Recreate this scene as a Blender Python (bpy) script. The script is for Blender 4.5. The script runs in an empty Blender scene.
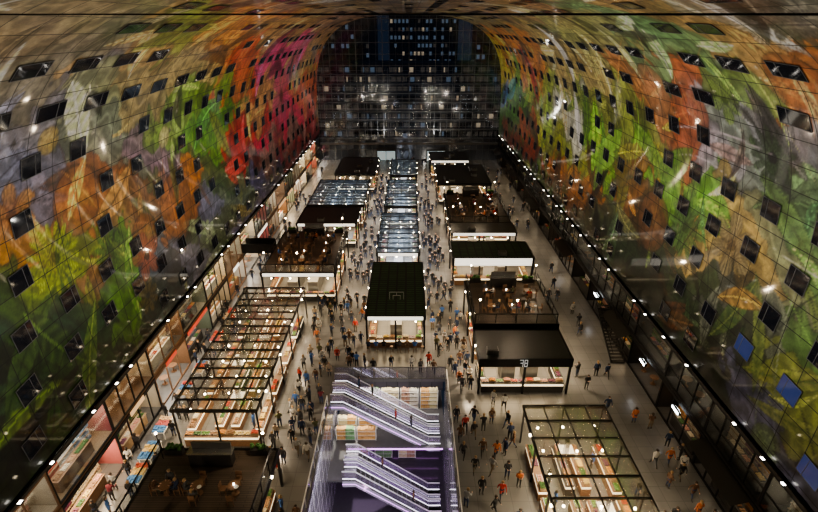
import bpy, bmesh, math, random, numpy as np
from mathutils import Vector, Matrix
random.seed(7); rng=np.random.RandomState(5)
scene=bpy.context.scene; COL=scene.collection

# ---------------------------------------------------------------- materials
MATS={}
def mat(name,color,rough=.6,metal=0.,emit=None,es=0.,var=.15,scale=3.,alpha=1.,sample=False,objcol=False,trans=0.):
    if name in MATS: return MATS[name]
    m=bpy.data.materials.new(name); m.use_nodes=True; nt=m.node_tree; N=nt.nodes; L=nt.links
    p=N['Principled BSDF']; p.inputs['Roughness'].default_value=rough; p.inputs['Metallic'].default_value=metal
    tc=N.new('ShaderNodeTexCoord'); no=N.new('ShaderNodeTexNoise'); no.inputs['Scale'].default_value=scale; no.inputs['Detail'].default_value=3
    L.new(tc.outputs['Object'],no.inputs['Vector'])
    hs=N.new('ShaderNodeMapRange'); hs.inputs['To Min'].default_value=1-var; hs.inputs['To Max'].default_value=1+var
    L.new(no.outputs['Fac'],hs.inputs['Value'])
    mx=N.new('ShaderNodeVectorMath'); mx.operation='SCALE'
    mx.inputs[0].default_value=color[:3]
    if objcol:
        oi=N.new('ShaderNodeObjectInfo'); L.new(oi.outputs['Color'],mx.inputs[0])
    L.new(hs.outputs['Result'],mx.inputs['Scale']); L.new(mx.outputs[0],p.inputs['Base Color'])
    if emit:
        p.inputs['Emission Color'].default_value=(*emit,1); p.inputs['Emission Strength'].default_value=es
        if not sample: m.cycles.emission_sampling='NONE'
    p.inputs['Alpha'].default_value=alpha
    MATS[name]=m; return m
def glassmat(name,color,gl=.12,tr=(.9,.9,.9),tl=0.,tlc=(.7,.8,.95)):
    m=bpy.data.materials.new(name); m.use_nodes=True; nt=m.node_tree; N=nt.nodes; L=nt.links
    N.remove(N['Principled BSDF']); o=N['Material Output']
    t=N.new('ShaderNodeBsdfTransparent'); t.inputs[0].default_value=(*tr,1)
    g=N.new('ShaderNodeBsdfGlossy'); g.inputs['Color'].default_value=(*color,1); g.inputs['Roughness'].default_value=.08
    x=N.new('ShaderNodeMixShader'); x.inputs[0].default_value=gl
    L.new(t.outputs[0],x.inputs[1]); L.new(g.outputs[0],x.inputs[2]); last=x
    if tl:
        q=N.new('ShaderNodeBsdfTranslucent'); q.inputs[0].default_value=(*tlc,1); y=N.new('ShaderNodeMixShader'); y.inputs[0].default_value=tl
        L.new(x.outputs[0],y.inputs[1]); L.new(q.outputs[0],y.inputs[2]); last=y
    L.new(last.outputs[0],o.inputs[0]); MATS[name]=m; return m
BLACK=mat('black_steel',(.02,.02,.022),.4,.5)
FRAMEM=mat('dark_steel_frame',(.05,.05,.052),.35,.6)
DARK=mat('dark_panel',(.035,.032,.03),.5)
GREY=mat('grey_metal',(.22,.22,.22),.35,.7)
WHITE=mat('white_lacquer',(.75,.74,.7),.4)
CREAM=mat('shop_wall_paint',(.55,.48,.38),.5)
WOOD=mat('brown_wood',(.2,.11,.06),.5,var=.35,scale=8)
PALEWOOD=mat('pale_wood',(.36,.25,.15),.5,var=.3,scale=8)
STEEL=mat('steel_worktop',(.4,.4,.4),.25,.8)
LAMP=mat('warm_bulb',(1,.9,.7),emit=(1,.82,.55),es=28)
LAMPW=mat('white_lamp',(1,1,1),emit=(.9,.95,1),es=18)
LAMPS=mat('small_spot_lamp',(1,1,1),emit=(1,.94,.85),es=14)
DIMW=mat('dim_white_sign',(.8,.8,.8),emit=(1,1,1),es=.35)
CASE=mat('lit_display',(.9,.85,.7),emit=(1,.8,.52),es=1.6)
WARMW=mat('warm_glow_shop_wall',(.8,.7,.5),emit=(1,.75,.42),es=.6,var=.5,scale=1.2)  # plain back wall given its own glow to look lit by the shops
SIGNW=mat('backlit_sign',(.9,.9,.85),emit=(1,.93,.8),es=1.3)
OBJC=mat('coloured_goods',(1,1,1),.5,objcol=True,var=.35,scale=14)
PURPLE=mat('purple_neon',(.5,.2,.9),emit=(.85,.35,1),es=2.5)
PURW=mat('lilac_panel',(.42,.4,.48),.15)
HANDR=mat('handrail_rubber',(.6,.6,.63),.3)
GLASS=glassmat('clear_glass',(.9,.95,1),.12,(.93,.95,.95))
WGLASS=glassmat('reflective_glass',(.9,.9,1),.25,(.88,.9,.94))
MGLASS=glassmat('pale_lilac_glass',(.9,.88,1),.22,(.92,.9,.96),.16,(.85,.8,.95))
BLUEGL=glassmat('blue_tinted_glass',(.6,.75,.95),.3,(.7,.82,.95),.3,(.5,.68,.95))
ROOFGL=glassmat('roof_glass',(.85,.88,.9),.24,(.9,.9,.88),.06,(.9,.88,.8))

def gridmat(name,c1,c2,w,h,mort=.03,rough=.5,emit=0,ec=(1,.9,.7),offset=0.,axis='xy',metal=0.,cm=(.01,.01,.01)):
    m=bpy.data.materials.new(name); m.use_nodes=True; nt=m.node_tree; N=nt.nodes; L=nt.links; p=N['Principled BSDF']
    tc=N.new('ShaderNodeTexCoord'); b=N.new('ShaderNodeTexBrick'); b.offset=offset
    sp=N.new('ShaderNodeSeparateXYZ'); cb=N.new('ShaderNodeCombineXYZ'); L.new(tc.outputs['Object'],sp.inputs[0])
    L.new(sp.outputs['XYZ'.index(axis[0].upper())],cb.inputs[0]); L.new(sp.outputs['XYZ'.index(axis[1].upper())],cb.inputs[1])
    L.new(cb.outputs[0],b.inputs['Vector'])
    b.inputs['Scale'].default_value=1; b.inputs['Brick Width'].default_value=w; b.inputs['Row Height'].default_value=h; b.inputs['Mortar Size'].default_value=mort
    b.inputs['Color1'].default_value=(*c1,1); b.inputs['Color2'].default_value=(*c2,1); b.inputs['Mortar'].default_value=(*cm,1)
    b.inputs['Mortar Smooth'].default_value=.1
    no=N.new('ShaderNodeTexNoise'); no.inputs['Scale'].default_value=.35; no.inputs['Detail'].default_value=5; L.new(tc.outputs['Object'],no.inputs['Vector'])
    mr=N.new('ShaderNodeMapRange'); mr.inputs['To Min'].default_value=.65; mr.inputs['To Max'].default_value=1.35; L.new(no.outputs['Fac'],mr.inputs['Value'])
    vm=N.new('ShaderNodeVectorMath'); vm.operation='SCALE'; L.new(b.outputs['Color'],vm.inputs[0]); L.new(mr.outputs[0],vm.inputs['Scale'])
    L.new(vm.outputs[0],p.inputs['Base Color']); p.inputs['Roughness'].default_value=rough; p.inputs['Metallic'].default_value=metal
    MATS[name]=m; return m
FLOORM=gridmat('floor_tiles',(.175,.17,.165),(.15,.146,.142),1.2,1.2,.012,.25,cm=(.09,.09,.09))
GREENROOF=gridmat('planted_roof',(.022,.05,.018),(.035,.075,.025),1.0,.45,.1,.8,cm=(.014,.016,.012))
DECK=gridmat('deck_boards',(.11,.08,.06),(.08,.058,.042),3.,.16,.012,.5,offset=.5)

# ---------------------------------------------------------------- mesh builder
class MB:
    def __init__(s): s.v=[];s.f=[];s.m=[]
    def box(s,x0,x1,y0,y1,z0,z1,m=0):
        k=len(s.v); s.v+=[(x,y,z) for z in(z0,z1) for y in(y0,y1) for x in(x0,x1)]
        for f in((0,2,3,1),(4,5,7,6),(0,1,5,4),(2,6,7,3),(0,4,6,2),(1,3,7,5)): s.f.append([k+i for i in f]); s.m.append(m)
        return s
    def quad(s,pts,m=0):
        k=len(s.v); s.v+=[tuple(p) for p in pts]; s.f.append(list(range(k,k+len(pts)))); s.m.append(m); return s
    def cyl(s,p0,p1,r0,r1=None,n=8,m=0):
        if r1 is None:r1=r0
        p0=Vector(p0);p1=Vector(p1);d=(p1-p0).normalized(); u=d.orthogonal().normalized(); w=d.cross(u); k=len(s.v)
        for p,r in((p0,r0),(p1,r1)):
            for i in range(n):
                a=2*math.pi*i/n; s.v.append(tuple(p+u*math.cos(a)*r+w*math.sin(a)*r))
        for i in range(n):
            j=(i+1)%n; s.f.append([k+i,k+j,k+n+j,k+n+i]); s.m.append(m)
        s.f.append([k+i for i in range(n)][::-1]); s.m.append(m); s.f.append([k+n+i for i in range(n)]); s.m.append(m); return s
    def ball(s,c,r,n=8,rings=5,m=0,sz=1.):
        k=len(s.v); c=Vector(c)
        s.v.append(tuple(c+Vector((0,0,r*sz))))
        for j in range(1,rings):
            t=math.pi*j/rings
            for i in range(n):
                a=2*math.pi*i/n; s.v.append((c.x+r*math.sin(t)*math.cos(a),c.y+r*math.sin(t)*math.sin(a),c.z+r*sz*math.cos(t)))
        s.v.append(tuple(c-Vector((0,0,r*sz)))); e=len(s.v)-1
        for i in range(n):
            j=(i+1)%n; s.f.append([k,k+1+i,k+1+j]); s.m.append(m)
            for q in range(rings-2): s.f.append([k+1+q*n+i,k+1+(q+1)*n+i,k+1+(q+1)*n+j,k+1+q*n+j]); s.m.append(m)
            s.f.append([e,k+1+(rings-2)*n+j,k+1+(rings-2)*n+i]); s.m.append(m)
        return s
    def mesh(s,name,mats):
        me=bpy.data.meshes.new(name); me.from_pydata(s.v,[],s.f)
        for x in mats: me.materials.append(x)
        me.polygons.foreach_set('material_index',s.m); me.update(); return me
def obj(name,me,loc=(0,0,0),rz=0.,parent=None,label=None,cat=None,kind=None,group=None,color=None,scale=1.):
    o=bpy.data.objects.new(name,me); o.location=loc; o.rotation_euler=(0,0,rz); o.scale=(scale,)*3
    if parent: o.parent=parent
    if label:o['label']=label
    if cat:o['category']=cat
    if kind:o['kind']=kind
    if group:o['group']=group
    if color:o.color=(*color,1)
    COL.objects.link(o); return o
def empty(name,loc,label,cat,group=None,rz=0.):
    o=obj(name,None,loc,rz,label=label,cat=cat,group=group); o.empty_display_size=.3; return o
def struct(name,mb,mats,loc=(0,0,0)):
    return obj(name,mb.mesh(name,mats),loc,kind='structure')
def area(loc,sx,sy,energy,color=(1,.78,.5),rot=(0,0,0),spread=math.pi):
    l=bpy.data.lights.new('area_light','AREA'); l.shape='RECTANGLE'; l.size=sx; l.size_y=sy; l.energy=energy; l.color=color; l.spread=spread
    o=bpy.data.objects.new('area_light',l); o.location=loc; o.rotation_euler=rot; COL.objects.link(o); return o
def spot(loc,target,energy,color,angle=140,r=.08):
    l=bpy.data.lights.new('spot_light','SPOT'); l.energy=energy; l.color=color; l.spot_size=math.radians(angle); l.spot_blend=1; l.shadow_soft_size=r
    o=bpy.data.objects.new('spot_light',l); o.location=loc; o.rotation_euler=(Vector(target)-Vector(loc)).to_track_quat('-Z','Y').to_euler(); COL.objects.link(o)
def point(loc,energy,color,r=.06):
    l=bpy.data.lights.new('point_light','POINT'); l.energy=energy; l.color=color; l.shadow_soft_size=r
    o=bpy.data.objects.new('point_light',l); o.location=loc; COL.objects.link(o)

# ---------------------------------------------------------------- arch hall
A,B,NN,Z0,H=21.5,21.0,3.2,11.0,32.0
P=[(-A,6.5)]
for t in np.linspace(0,math.pi,2001):
    c=-math.cos(t); s=math.sin(t); P.append((A*np.sign(c)*abs(c)**(2/NN), Z0+B*abs(s)**(2/NN)))
P.append((A,6.5)); P=np.array(P)
SS=np.concatenate([[0],np.cumsum(np.hypot(*np.diff(P,axis=0).T))]); ST=SS[-1]
def prof(s): return np.interp(s,SS,P[:,0]),np.interp(s,SS,P[:,1])
YEND=117.
# mural colour patches: metres around the arch, metres along the hall, colour
PTS="""25,20,125,112,90 23,25,105,100,85 24,30,150,120,80 26,33,100,110,50 25,45,160,110,60 26,64,140,110,70 34,64,130,112,85 41,63,122,104,82 48,64,132,108,82 34,40,125,105,80 45,38,135,108,80 30,88,130,100,75 50,90,125,110,70 19,24,95,98,118 20,27,105,102,112 20,31,110,115,85 21,37,125,110,75 17,25,95,97,116 14,24,155,105,45 14,29,130,75,40 16,32,95,105,90 11,35,110,78,50 14,41,110,90,105 16,46,90,115,45 13,53,70,115,45 8,50,50,75,40 9,43,140,85,40 4,46,95,95,118 19,61,150,65,42 10,61,140,40,40 14,70,150,110,70 19,77,185,65,100 10,86,180,45,72 5,80,120,90,80 16,95,140,110,70 13,103,170,85,60 1,94,150,45,45 1,72,80,75,110 11,26,90,110,40 9,23,40,60,25 6,27,28,48,38 5,32,75,110,40 1,36,35,46,42 4,23,33,56,25 5,20,28,32,20 4,40,60,70,85 4,51,78,88,60
67,111,170,155,70 73,100,70,115,50 63,88,170,108,55 76,86,140,62,42 66,74,120,132,55 69,65,150,150,140 61,58,135,120,80 58,45,120,120,80 57,33,85,115,80 56,26,150,120,80 55,20,115,112,100 59,23,155,92,48 60,28,88,115,58 63,35,148,75,45 62,40,140,95,60 65,50,108,115,58 70,51,100,145,50 72,43,115,72,40 74,38,60,45,30 70,36,85,135,50 65,31,128,125,135 62,25,112,112,122 65,27,108,115,110 66,24,75,105,58 70,26,110,112,85 71,23,75,105,50 71,30,150,125,75 76,31,38,56,33 75,25,85,88,80 76,21,112,118,52 77,25,45,48,35 81,21,85,85,108 81,30,25,36,22 77,50,42,58,42 77,62,140,85,42 74,68,112,122,50 81,40,32,38,28 81,74,58,92,48"""
SEED=[tuple(map(float,p.split(','))) for p in PTS.split()]
sg=np.linspace(0,ST,int(ST/.12)); yg=np.concatenate([np.arange(-8,8,.5),np.arange(8,48,.1),np.arange(48,YEND,.24),[YEND]])
SG,YG=np.meshgrid(sg,yg,indexing='ij')
def lin(c): return (np.array(c)/255.)**2.2
def yw(y): return 26*np.log((np.asarray(y)+12).clip(2)/30.)
w1=SG+1.6*np.sin(YG*.45+SG*.2)+.8*np.sin(YG*1.1-SG*.7+1)+.35*np.sin(YG*2.7+2*np.sin(SG*1.9))+.2*np.sin(YG*5.1+SG*3)
w2=yw(YG)+1.5*np.sin(SG*.5+YG*.15)+.7*np.sin(SG*1.3+2+YG*.3)+.35*np.sin(SG*3.1+np.sin(YG*2.3)*2)
best=np.full(SG.shape,1e9); sec=best.copy(); C=np.zeros(SG.shape+(3,)); acc=np.zeros_like(C); W=np.zeros(SG.shape)
for (s_,y_,r,g,b_) in SEED:
    d=(w1-s_)**2+(w2-yw(y_))**2; m=d<best; col=lin((r,g,b_))
    sec=np.where(m,best,np.minimum(sec,d)); C[m]=col; best=np.minimum(best,d); wt=np.exp(-d/7.)+1e-9; acc+=wt[...,None]*col; W+=wt
C=.6*C+.4*acc/W[...,None]
edge_=(np.sqrt(sec)-np.sqrt(best))
C*=(1-.45*np.exp(-(edge_/.12)**2))[...,None]
st=np.sin(w1*3.1+w2*.8+3*np.sin(w2*.35))*.5+.5; st2=np.sin(w2*4.3-w1*1.1+2*np.sin(w1*.5))*.5+.5
C*= (0.62+.6*st**2+.25*st2**3)[...,None]
def win(s,y,R):
    return slice(*np.searchsorted(sg,[s-R,s+R])),slice(*np.searchsorted(yg,[y-R,y+R]))
def put(i,j,mask,col):
    C[i,j]=C[i,j]*(1-mask[...,None])+np.asarray(col)*mask[...,None]
def leaf(s,y,L,Wd,ang,col,col2,bend=.15):
    i,j=win(s,y,L*.62)
    ds=SG[i,j]-s; dy=YG[i,j]-y
    if ds.size==0:return
    u=(ds*math.cos(ang)+dy*math.sin(ang))/L; v=(-ds*math.sin(ang)+dy*math.cos(ang))/Wd; v=v-bend*(u*u*4)*L/Wd*.3
    half=np.cos((u*np.pi).clip(-np.pi/2,np.pi/2))**.8*.5
    e=half-np.abs(v); m=(e*18).clip(0,1)*(np.abs(u)<.5)
    ve=(np.sin((u*L*7)+np.abs(v)*9)*.5+.5)**2
    c=lin(col)*(1-ve[...,None]*.6)+lin(col2)*(ve[...,None]*.6)
    c=c*(.7+.7*(np.abs(v)*2).clip(0,1)[...,None]); mid=(np.abs(v)<.04); c=np.where(mid[...,None],lin(col2)*1.3,c)
    c=np.where((e<.06)[...,None],c*.4,c); put(i,j,m*.86,c)
def flower(s,y,R,k,col,col2,cc,ph=0.,inner=.18,depth=.55):
    i,j=win(s,y,R*1.1); ds=SG[i,j]-s; dy=YG[i,j]-y
    if ds.size==0:return
    r=np.hypot(ds,dy)/R; a=np.arctan2(dy,ds)+ph
    pet=np.abs(np.cos(a*k/2)); edge=(1-depth)+depth*pet**.7
    m=((edge-r)*16).clip(0,1); sh=(.3+.7*pet)*(.5+.7*r)
    c=lin(col)*sh[...,None]+lin(col2)*((1-r).clip(0,1)**2)[...,None]*.8
    c=c*(.75+.3*np.sin(a*k*6))[...,None]; c=np.where(((edge-r)<.05)[...,None],c*.5,c)
    c=np.where((r<inner)[...,None],lin(cc)*(.7+.3*np.sin(r*60)*np.sin(a*12))[...,None],c); put(i,j,m*.8,c)
def fruit(s,y,R,col,col2,seg=9,ph=0.):
    i,j=win(s,y,R*1.05); ds=SG[i,j]-s; dy=YG[i,j]-y
    if ds.size==0:return
    r=np.hypot(ds,dy)/R; a=np.arctan2(dy,ds)+ph; m=((1-r)*18).clip(0,1)
    c=lin(col)*(1.2-.7*r**2)[...,None]*(.65+.45*np.abs(np.cos(a*seg/2)))[...,None]
    ringm=(np.sin(r*14)>.7)*.4; c=c*(1-ringm[...,None])+lin(col2)*ringm[...,None]; c=np.where((r>.93)[...,None],c*.4,c); put(i,j,m*.78,c)
def streak(s,y,L,wd,ang,curv,col):
    i,j=win(s,y,L*.6); ds=SG[i,j]-s; dy=YG[i,j]-y
    if ds.size==0:return
    u=ds*math.cos(ang)+dy*math.sin(ang); v=-ds*math.sin(ang)+dy*math.cos(ang)-curv*u*u
    m=((wd*(1-(2*u/L)**2).clip(0,1)-np.abs(v))*12).clip(0,1)*(np.abs(u)<L/2); put(i,j,m*.75,lin(col))
R_=random.Random(11)
def near(s,y):
    i=min(np.searchsorted(sg,s),len(sg)-1); j=min(np.searchsorted(yg,y),len(yg)-1)
    return (C[i,j].clip(0,1)**(1/2.2))*255
greens=[(95,140,50),(60,98,38),(120,152,55),(35,60,25),(140,145,65),(50,88,55)]
warm=[(165,95,55),(150,68,46),(178,142,75),(130,82,54),(165,120,110)]
SPECIAL=[
 (fruit,13.5,29,2.4,(145,92,52),(95,48,30),9),(fruit,8.5,42,3.2,(145,92,52),(100,58,34),9),(fruit,8,36,2.,(126,78,44),(85,48,32),9),
 (flower,10.8,26,2.4,17,(142,156,60),(88,100,38),(60,70,20)),(flower,14.5,23.6,1.9,6,(170,122,70),(132,66,44),(90,50,30)),
 (leaf,6,33,8,2.,.2,(86,130,50),(130,155,75)),(leaf,3.,26,9,1.6,.5,(68,98,40),(108,128,60)),(leaf,7,22,8,1.8,.9,(56,80,36),(28,48,20)),
 (leaf,6,24,7,2.4,-.5,(32,54,26),(72,98,42)),(leaf,13.5,53,9,3.,1.1,(86,125,50),(58,90,40)),(leaf,25,35,9,2.2,1.3,(110,122,58),(60,76,36)),
 (fruit,18,26.5,.9,(158,138,80),(135,100,50),7),(fruit,15,41,1.,(160,155,110),(108,108,62),7),
 (fruit,18.5,60,3.6,(155,78,52),(106,40,32),9),(fruit,10,61,3.8,(140,50,48),(98,30,32),9),
 (flower,13,83,6,7,(180,70,102),(152,40,66),(110,26,42)),(flower,19,88,5,6,(178,86,112),(150,58,80),(126,56,60)),(flower,6,80,4,6,(148,50,60),(110,32,42),(162,100,60)),
 (leaf,10,103,14,4,.3,(160,84,58),(180,118,70)),
 (leaf,70,51,9,3.6,.9,(114,150,66),(78,110,48)),(leaf,72.5,53,6,2.2,.2,(100,134,60),(68,100,46)),(leaf,68,37.5,7,2.6,1.,(92,130,56),(60,90,38)),(leaf,71,34.5,7,1.8,.1,(96,130,62),(50,78,38)),(leaf,67.5,42,8,2.,2.,(104,138,62),(60,90,38)),
 (flower,72,34.5,2.6,12,(84,118,62),(42,60,34),(30,50,20)),(fruit,73.5,39.5,2.8,(102,70,48),(50,34,24),9),
 (fruit,63,34.5,2.2,(150,84,60),(176,128,86),9),(fruit,62,39.5,2.4,(146,102,72),(114,72,48),9),(fruit,59.3,23,2.,(152,95,60),(174,134,84),9),
 (flower,61.5,30,1.7,5,(108,132,68),(82,96,48),(60,80,30)),(fruit,77,61,3,(148,96,54),(102,58,36),9),
 (leaf,76,21.5,8,1.2,1.0,(130,134,68),(72,88,40)),(leaf,78,20,8,1.,1.2,(126,130,68),(72,84,40)),(leaf,75,27,7,1.6,.4,(66,88,48),(100,114,60)),(leaf,75,24.5,8,1.1,-.4,(110,122,64),(66,80,42)),
 (leaf,67.5,25,6,2.,2.2,(88,114,66),(60,74,44)),(flower,71,29,2.4,6,(140,126,92),(102,80,58),(80,60,40)),
 (leaf,63,110,12,4,.4,(180,165,70),(115,88,38)),(leaf,70,105,12,4,1.2,(65,135,142),(36,74,74)),(leaf,66,97,12,4,.2,(80,138,66),(42,75,34)),(leaf,75,92,12,4,2.,(170,84,54),(106,50,32)),(leaf,72,112,12,4,.9,(64,92,150),(34,50,82)),(leaf,65,85,12,4,2.6,(155,54,58),(94,30,34)),(leaf,71,76,12,4,.3,(132,158,68),(74,90,36)),(leaf,62,76,12,4,1.,(172,112,64),(104,66,36))]
def rand_features(n):
    for k in range(n):
        s_=R_.uniform(0,ST); y_=11+105*R_.random()**1.45; base=near(s_,y_); q=R_.random()
        ed=min(s_,ST-s_); low=ed<18
        z_=R_.random()
        if z_<.32 and low: c=np.array(R_.choice(greens))*.5+base*.5
        elif z_<.44 and low: c=np.array(R_.choice(warm))*.5+base*.5
        else: c=base*R_.choice([.5,.65,1.35,1.55])
        c2=(np.array(c)*R_.choice([.45,1.5])).clip(0,215); c=np.array(c).clip(0,205)
        L_=R_.uniform(2,7.)*(1 if y_<45 else 1.4)
        if q<.8: leaf(s_,y_,L_,L_*R_.uniform(.12,.34),R_.uniform(0,3.14),c,c2,R_.uniform(-.5,.5))
        elif q<.89: fruit(s_,y_,R_.uniform(.5,1.8),c,c2,R_.choice([1,7,9,12]))
        else: flower(s_,y_,R_.uniform(.8,2.3),R_.choice([5,6,8,13]),c,c2,base*.6,R_.random()*3)
rand_features(560)
for (fn,s_,y_,*a) in SPECIAL: fn(s_,y_,*a)
rand_features(170)
for k in range(900):
    s_=R_.uniform(0,ST); y_=11+100*R_.random()**1.6; base=near(s_,y_)
    streak(s_,y_,R_.uniform(3,14),R_.uniform(.05,.12),R_.uniform(-.9,.9)+(0 if R_.random()<.6 else 1.57),R_.uniform(-.05,.05),(base*R_.choice([.35,.45,1.45])).clip(0,200))
lum=C.mean(-1,keepdims=True); C=(lum+(C-lum)*1.03)*1.5
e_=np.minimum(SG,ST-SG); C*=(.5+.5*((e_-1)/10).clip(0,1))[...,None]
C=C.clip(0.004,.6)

def mural_mat():
    m=bpy.data.materials.new('printed_mural_panels'); m.use_nodes=True; nt=m.node_tree; N=nt.nodes; L=nt.links; p=N['Principled BSDF']
    a=N.new('ShaderNodeAttribute'); a.attribute_name='mural'; q=N.new('ShaderNodeAttribute'); q.attribute_name='panel'
    b=N.new('ShaderNodeTexBrick'); b.offset=.0; L.new(q.outputs['Vector'],b.inputs['Vector'])
    for k,v in(('Scale',1),('Brick Width',2.025),('Row Height',1.5),('Mortar Size',.03),('Mortar Smooth',.1)): b.inputs[k].default_value=v
    b.inputs['Color1'].default_value=(.76,.76,.76,1); b.inputs['Color2'].default_value=(1.22,1.22,1.22,1); b.inputs['Mortar'].default_value=(.12,.12,.12,1)
    n=N.new('ShaderNodeTexNoise'); n.inputs['Scale'].default_value=3.2; n.inputs['Detail'].default_value=8; n.inputs['Roughness'].default_value=.65; n.inputs['Distortion'].default_value=1.; L.new(q.outputs['Vector'],n.inputs['Vector'])
    mr=N.new('ShaderNodeMapRange'); mr.inputs['From Min'].default_value=.3; mr.inputs['From Max'].default_value=.7; mr.inputs['To Min'].default_value=.72; mr.inputs['To Max'].default_value=1.28; L.new(n.outputs['Fac'],mr.inputs['Value'])
    v1=N.new('ShaderNodeVectorMath'); v1.operation='MULTIPLY'; L.new(a.outputs['Color'],v1.inputs[0]); L.new(b.outputs['Color'],v1.inputs[1])
    v2=N.new('ShaderNodeVectorMath'); v2.operation='SCALE'; L.new(v1.outputs[0],v2.inputs[0]); L.new(mr.outputs[0],v2.inputs['Scale'])
    L.new(v2.outputs[0],p.inputs['Base Color']); p.inputs['Roughness'].default_value=.45; p.inputs['Metallic'].default_value=.1; p.inputs['Specular IOR Level'].default_value=.25
    p.inputs['Coat Weight'].default_value=.4; p.inputs['Coat Roughness'].default_value=.06; p.inputs['Coat IOR'].default_value=1.5
    return m
MURAL=mural_mat()
def mural_piece(name,i0,i1):
    xs,zs=prof(sg[i0:i1]); n=i1-i0; k=len(yg)
    co=np.zeros((n,k,3),np.float32); co[...,0]=xs[:,None]; co[...,1]=yg[None]; co[...,2]=zs[:,None]
    me=bpy.data.meshes.new(name); me.vertices.add(n*k); me.vertices.foreach_set('co',co.ravel())
    I=np.arange(n*k).reshape(n,k); q=np.stack([I[:-1,:-1],I[:-1,1:],I[1:,1:],I[1:,:-1]],-1).reshape(-1,4)
    me.loops.add(q.size); me.loops.foreach_set('vertex_index',q.ravel().astype(np.int32)); me.polygons.add(len(q)); me.polygons.foreach_set('loop_start',(np.arange(len(q))*4).astype(np.int32))
    me.update(calc_edges=True); me.polygons.foreach_set('use_smooth',np.ones(len(q),bool))
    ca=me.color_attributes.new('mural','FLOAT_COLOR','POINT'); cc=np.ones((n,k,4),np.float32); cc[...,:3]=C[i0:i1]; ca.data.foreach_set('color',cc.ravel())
    pa=me.attributes.new('panel','FLOAT_VECTOR','POINT'); pv=np.zeros((n,k,3),np.float32); pv[...,0]=YG[i0:i1]+50; pv[...,1]=SG[i0:i1]+.2; pa.data.foreach_set('vector',pv.ravel())
    me.materials.append(MURAL); return obj(name,me,kind='structure')
i1=int(np.searchsorted(sg,18.)); i2=int(np.searchsorted(sg,ST-18.)); 
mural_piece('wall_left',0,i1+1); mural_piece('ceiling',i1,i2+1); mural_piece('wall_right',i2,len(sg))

# windows in the mural
WP=mat('dark_window_pane',(.012,.014,.02),.06,var=.3); WF=mat('window_reveal',(.09,.09,.095),.5,.2)
WPB=mat('blue_lit_pane',(.02,.03,.08),.1,emit=(.12,.2,.7),es=.12)
WS=(.72,.6); WU=(1.05,.46)
def window_mb(mb,M,w=WS[0],h=WS[1]):
    def b(x0,x1,y0,y1,z0,z1,m):
        k=len(mb.v); mb.box(x0,x1,y0,y1,z0,z1,m)
        for i in range(k,len(mb.v)): mb.v[i]=tuple(M@Vector(mb.v[i]))
    b(-w,w,-h,h,.0,.012,1)
    for a in(((-w-.04,-w,-h-.04,h+.04)),((w,w+.04,-h-.04,h+.04)),((-w,w,-h-.04,-h)),((-w,w,h,h+.04)),((w*.4,w*.45,-h,h))): b(*a,0,.022,0)
def wmesh(nm,p,w,h):
    m=MB(); window_mb(m,Matrix(),w,h); return m.mesh(nm,[WF,p])
WM=wmesh('mural_window',WP,*WS); WM2=wmesh('mural_slot_window',WP,*WU); WMB=wmesh('mural_blue_window',WPB,*WS)
wins=[]
th=math.radians(25.7)
def proj(x,y,z):
    v=30-z; d=y*math.cos(th)+v*math.sin(th)
    if d<1: return None
    return 409+480*x/d, 256+480*(v*math.cos(th)-y*math.sin(th))/d
rr=random.Random(3); nblue=0
nrow=27
for r in range(nrow):
    s_=1.9+r*(ST-3.8)/(nrow-1)
    for c in range(27):
        y_=8.+c*4.05+(r%4)*1.0125
        if rr.random()<(.16 if min(s_,ST-s_)<22 else .45) or y_>114: continue
        x,z=prof(s_); p=proj(float(x),y_,float(z))
        if not p or not(-25<p[0]<843 and -15<p[1]<530): continue
        xa,za=prof(s_+.1); t=Vector((float(xa-x),0,float(za-z))).normalized(); nrm=Vector((t.z,0,-t.x))
        if nrm.dot(Vector((-float(x),0,15-float(z))))<0: nrm=-nrm
        Y=Vector((0,1,0)); T=nrm.cross(Y)
        M=Matrix((( Y.x,T.x,nrm.x,x),(Y.y,T.y,nrm.y,y_),(Y.z,T.z,nrm.z,z),(0,0,0,1)))
        if M.to_3x3().determinant()<0: M=Matrix(((-Y.x,T.x,nrm.x,x),(-Y.y,T.y,nrm.y,y_),(-Y.z,T.z,nrm.z,z),(0,0,0,1)))
        M.translation+=nrm*.035
        M=M@Matrix.Rotation(.07 if x<0 else -.07,4,'Z')
        bl=(x>0 and z<12 and y_<29 and nblue<3)
        nblue+=bl
        wins.append((math.hypot(y_,float(x)),M,min(s_,ST-s_)>19.5,bl))
wins.sort(key=lambda a:a[0])
for k,(d,M,up,bl) in enumerate(wins[:290]):
    o=obj('window_%d'%(k+2),WM2 if up else (WMB if bl else WM),kind='structure',group='windows in the mural'); o.matrix_world=M
mbw=MB()
for d,M,up,bl in wins[290:]: window_mb(mbw,M,*(WU if up else WS))
o=obj('window_many',mbw.mesh('window_many',[WF,WP]),kind='stuff',group='windows in the mural'); o['label']='rows of small dark square windows in the mural'; o['category']='windows'

mb=MB(); mb.cyl((-13.6,14,30.25),(13.6,14,30.25),.014,.035,6); obj('ceiling_cable',mb.mesh('c',[BLACK]),label='thin black steel cable strung across under the ceiling',cat='cable')

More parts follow.
